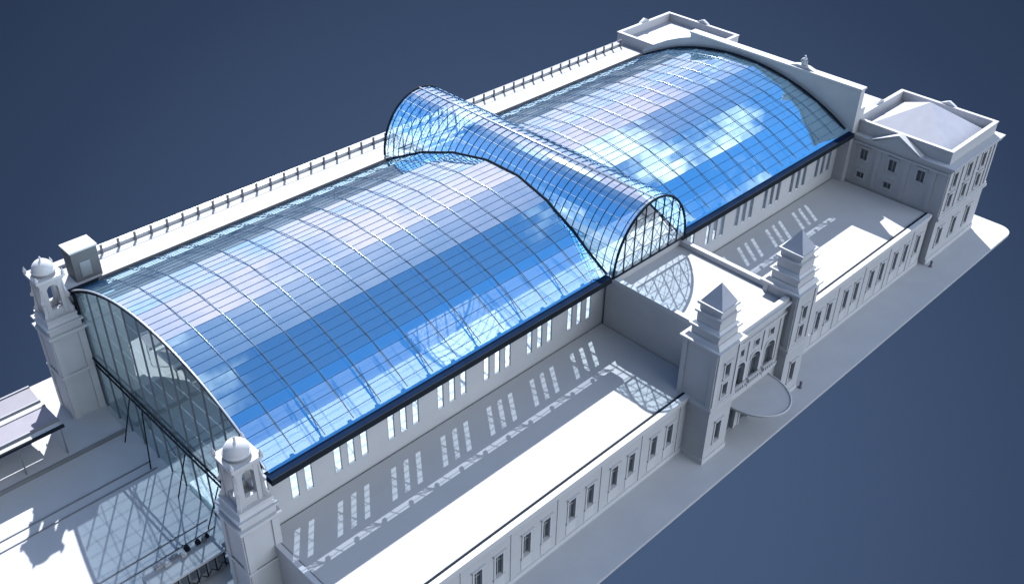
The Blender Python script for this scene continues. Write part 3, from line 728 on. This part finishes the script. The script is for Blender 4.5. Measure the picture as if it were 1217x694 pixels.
# ------------------------------------------------------------ bell towers of the forecourt
def bell_tower(cx, cy, label):
    t = thing('bell_tower', (cx, cy, 0), label, 'tower', 'bell towers at the forecourt corners')
    h = 1.5
    s = MB(); s.cbox(cx, cy, h, 0.5, 9.9); s.cbox(cx, cy, h + .15, 0.0, .498)
    s.build('shaft', 'plaster', t)
    for (ux, uy) in ((-1, 0), (0, -1), (1, 0), (0, 1)):
        p = MB()
        for q in (-1, 1):
            a, b2 = q * (h - .28) - .28, q * (h - .28) + .28
            if ux: p.box(cx + ux * h + (0.003 if ux > 0 else -.12), cx + ux * h + (.12 if ux > 0 else -.003), cy + a, cy + b2, .502, 9.88)
            else: p.box(cx + a, cx + b2, cy + uy * h + (0.003 if uy > 0 else -.12), cy + uy * h + (.12 if uy > 0 else -.003), .502, 9.88)
        p.build('pilaster', 'plaster', t)
    p = MB()
    for e, z0, z1 in ((.16, 5.5, 5.75),):
        p.box(cx - h - e, cx + h + e, cy - h - e, cy - h - .125, z0, z1); p.box(cx - h - e, cx - h - .125, cy - h - .12, cy + h + e, z0, z1)
    p.build('string_course', 'trim', t)
    c = MB(); c.cbox(cx, cy, h + .12, 9.902, 10.15); c.cbox(cx, cy, h + .3, 10.152, 10.4); c.cbox(cx, cy, h + .02, 10.402, 11.1); c.cbox(cx, cy, h + .22, 11.102, 11.3)
    c.frus(cx - h, cx + h, cy - h, cy + h, 11.302, cx - 1.3, cx + 1.3, cy - 1.3, cy + 1.3, 11.7); c.cbox(cx, cy, 1.42, 11.702, 11.95)
    c.build('cornice', 'trim', t)
    # open belfry: four piers, arches and corner scrolls
    bf = MB()
    for sx in (-1, 1):
        for sy in (-1, 1):
            bf.cbox(cx + sx * .78, cy + sy * .78, .27, 11.952, 15.6)
    for s_ in (-1, 1):
        arcp = [(.51 * math.cos(a), 14.75 + .51 * math.sin(a)) for a in [math.pi * j / 10 for j in range(11)]]
        for j in range(10):
            (a0, b0), (a1, b1) = arcp[j], arcp[j + 1]
            bf.prism([(cx + a0, b0), (cx + a0, 15.6), (cx + a1, 15.6), (cx + a1, b1)], cy + s_ * .78 - .25, cy + s_ * .78 + .25, 'y')
            bf.prism([(cy + a0, b0), (cy + a0, 15.6), (cy + a1, 15.6), (cy + a1, b1)], cx + s_ * .78 - .25, cx + s_ * .78 + .25, 'x')
        bf.box(cx - .505, cx + .505, cy + s_ * .78 - .2, cy + s_ * .78 + .2, 11.952, 12.7); bf.box(cx + s_ * .78 - .2, cx + s_ * .78 + .2, cy - .505, cy + .505, 11.952, 12.7)
    bf = bf.build('belfry', 'plaster', t)
    for sx in (-1, 1):
        for sy in (-1, 1):
            v = MB(); d = Vector((sx, sy, 0)).normalized(); nrm = Vector((-d.y, d.x, 0)) * .13
            prof = [(1.40, 13.6), (1.75, 13.6), (1.78, 13.85), (1.6, 14.1), (1.48, 14.6), (1.45, 15.2), (1.38, 15.2)]
            pr2 = [(1.40, 11.952), (1.78, 11.952), (1.82, 12.35), (1.66, 12.6), (1.56, 13.1), (1.5, 13.55), (1.40, 13.55)]
            for pp in (prof, pr2):
                n = len(pp); vs = [Vector((cx, cy, z)) + d * r + nrm * k for k in (-1, 1) for r, z in pp]
                v.add(vs, [list(range(n))[::-1], list(range(n, 2 * n))] + [(i, (i + 1) % n, n + (i + 1) % n, n + i) for i in range(n)])
            v.build('scroll', 'trim', bf)
    e = MB(); e.cbox(cx, cy, 1.15, 15.602, 15.85); e.cbox(cx, cy, 1.32, 15.852, 16.1)
    for sx in (-1, 1):
        for sy in (-1, 1): e.lathe(cx + sx * 1.2, cy + sy * 1.2, [(.14, 16.1), (.18, 16.25), (.09, 16.5), (.02, 16.68)], 8)
    e.build('entablature', 'trim', t)
    dm = MB(); dm.lathe(cx, cy, [(.98, 16.102), (.98, 16.4), (1.06, 16.42), (1.06, 16.5), (.96, 16.52)] + [(.96 * math.cos(a), 16.5 + 1.0 * math.sin(a)) for a in [math.pi / 2 * j / 9 for j in range(1, 9)]] + [(.09, 17.5), (.07, 17.62), (.12, 17.72), (.03, 17.85)], 28)
    d_ = dm.build('dome', 'trim', t, smooth=True)
    return t
bell_tower(-1.75, 12.7, 'white bell tower with a small dome at the near corner of the glass front')
bell_tower(-1.65, 44.4, 'shaded bell tower with a small dome at the far corner beside the platform canopy')

# ------------------------------------------------------------ platform canopy
pc = thing('platform_canopy', (-20, 43, .45), 'grey butterfly roof canopy on thin posts over the platform', 'canopy')
xr, xl = -5.5, -60
for (y0, z0, y1, z1) in ((45.9, 3.9, 43.9, 3.6), (42.6, 3.75, 39.9, 3.95)):
    MB().add([(xl, y0, z0), (xr, y0, z0), (xr, y1, z1), (xl, y1, z1), (xl, y0, z0 + .12), (xr, y0, z0 + .12), (xr, y1, z1 + .12), (xl, y1, z1 + .12)],
             [(3, 2, 1, 0), (4, 5, 6, 7), (0, 1, 5, 4), (1, 2, 6, 5), (2, 3, 7, 6), (3, 0, 4, 7)]).build('roof_panel', 'panel', pc)
MB().box(xl, xr, 42.75, 43.75, 3.5, 3.62).build('gutter', 'trim', pc)
for y, z in ((39.75, 3.95), (42.6, 3.76), (43.8, 3.62), (46.0, 3.92)):
    MB().box(xl, xr + .05, y - .09, y + .09, z - .1, z + .2).build('edge_beam', 'grey', pc)
MB().box(xl, xr - .2, 38.95, 39.6, 3.78, 3.9).build('fascia', 'trim', pc)
MB().box(xl, xr + .1, 38.72, 38.93, 3.7, 3.98).build('edge_beam', 'dark', pc)
for k in range(8):
    x = -5.75 - 3.9 * k
    for y in (39.0, 45.2):
        MB().tube([(x, y, .452), (x, y, 3.72)], .07, 6).build('post', 'grey', pc)

# ------------------------------------------------------------ rail car in the forecourt
rc = thing('rail_car', (-5, 18.5, 0), 'grey rail car with equipment along its roof, parked beside the near bell tower', 'rail car')
x0, x1, y0, y1 = -8.4, -2.3, 17.3, 19.6
b = MB(); b.box(x0, x1, y0, y1, .62, 2.5); b.box(x0 + .1, x1 - .1, y0 + .1, y1 - .1, .35, .618)
b.build('body', 'grey', rc)
MB().box(x0 - .1, x1 + .1, y0 - .1, y1 + .1, 2.502, 2.66).build('roof', 'midgrey', rc)
MB().box(x0, x1, y0 - .16, y0 - .105, 2.45, 2.7).build('roof_edge', 'trim', rc)
for k in range(7):
    x = x0 + .45 + k * .83
    MB().box(x, x + .5, y0 - .04, y0 - .003, 1.35, 2.2).build('window', 'pane', rc)
    MB().box(x + .56, x + .66, y0 - .05, y0 - .003, .7, 2.4).build('rib', 'dark', rc)
sk = MB()
for k in range(6): sk.tube([(x0 + .3 + k, y0 - .06, .7), (x0 + .8 + k, y0 - .06, 1.3), (x0 + 1.3 + k, y0 - .06, .7)], .04, 4)
sk.build('side_truss', 'dark', rc)
for k, x in enumerate((-7.5, -6.4, -4.2, -3.1)):
    w = MB()
    for y in (17.9, 19.1):
        w.tube([(x, y - .07, .42), (x, y + .07, .42)], .36, 16)
    w.tube([(x, 17.9, .42), (x, 19.1, .42)], .06, 6)
    w.build('wheel', 'dark', rc)
eq = [(-7.0, 19.2, .34, .2, .4, 'midgrey'), (-6.4, 19.0, .28, .25, .35, 'trim'), (-5.7, 19.2, .4, .2, .3, 'grey'), (-5.0, 18.9, .22, .22, .5, 'trim'),
      (-4.5, 19.2, .2, .2, .55, 'dark'), (-3.5, 19.2, .2, .18, .45, 'dark'), (-3.0, 19.1, .16, .16, .5, 'grey'), (-2.6, 19.3, .14, .14, .4, 'dark')]
for x, y, a, c, h, mm in eq:
    e_ = MB(); e_.box(x - a, x + a, y - c, y + c, 2.662, 2.662 + h * .6); e_.lathe(x, y, [(c * .8, 2.664 + h * .6), (c * .8, 2.66 + h), (c * .3, 2.72 + h)], 10)
    e_.build('roof_unit', mm, rc)
n_ = MB(); n_.tube([(-2.3, 18.45, 1.35), (-1.5, 18.45, 1.35)], .55, 14); n_.build('end_tank', 'midgrey', rc, smooth=False)
n_ = MB(); n_.box(-1.62, -1.45, 17.5, 19.4, .5, .75)
for y in (17.95, 18.95): n_.tube([(-1.46, y, .62), (-1.15, y, .62)], .13, 8)
n_.build('buffer_beam', 'dark', rc)

# ------------------------------------------------------------ small bollards on the pavement
for i, (x, y, lb) in enumerate(((52.35, -2.9, 'tiny dark bollard at the foot of the right entrance tower'), (83.2, -1.5, 'tiny dark bollard at the foot of the pyramid roofed pavilion'))):
    t = MB(); t.lathe(x, y, [(.2, 0), (.2, .12), (.13, .16), (.12, .62), (.17, .66), (.15, .78), (.04, .84)], 10)
    tag(t.build('bollard', 'coping'), lb, 'bollard', 'bollards on the pavement')
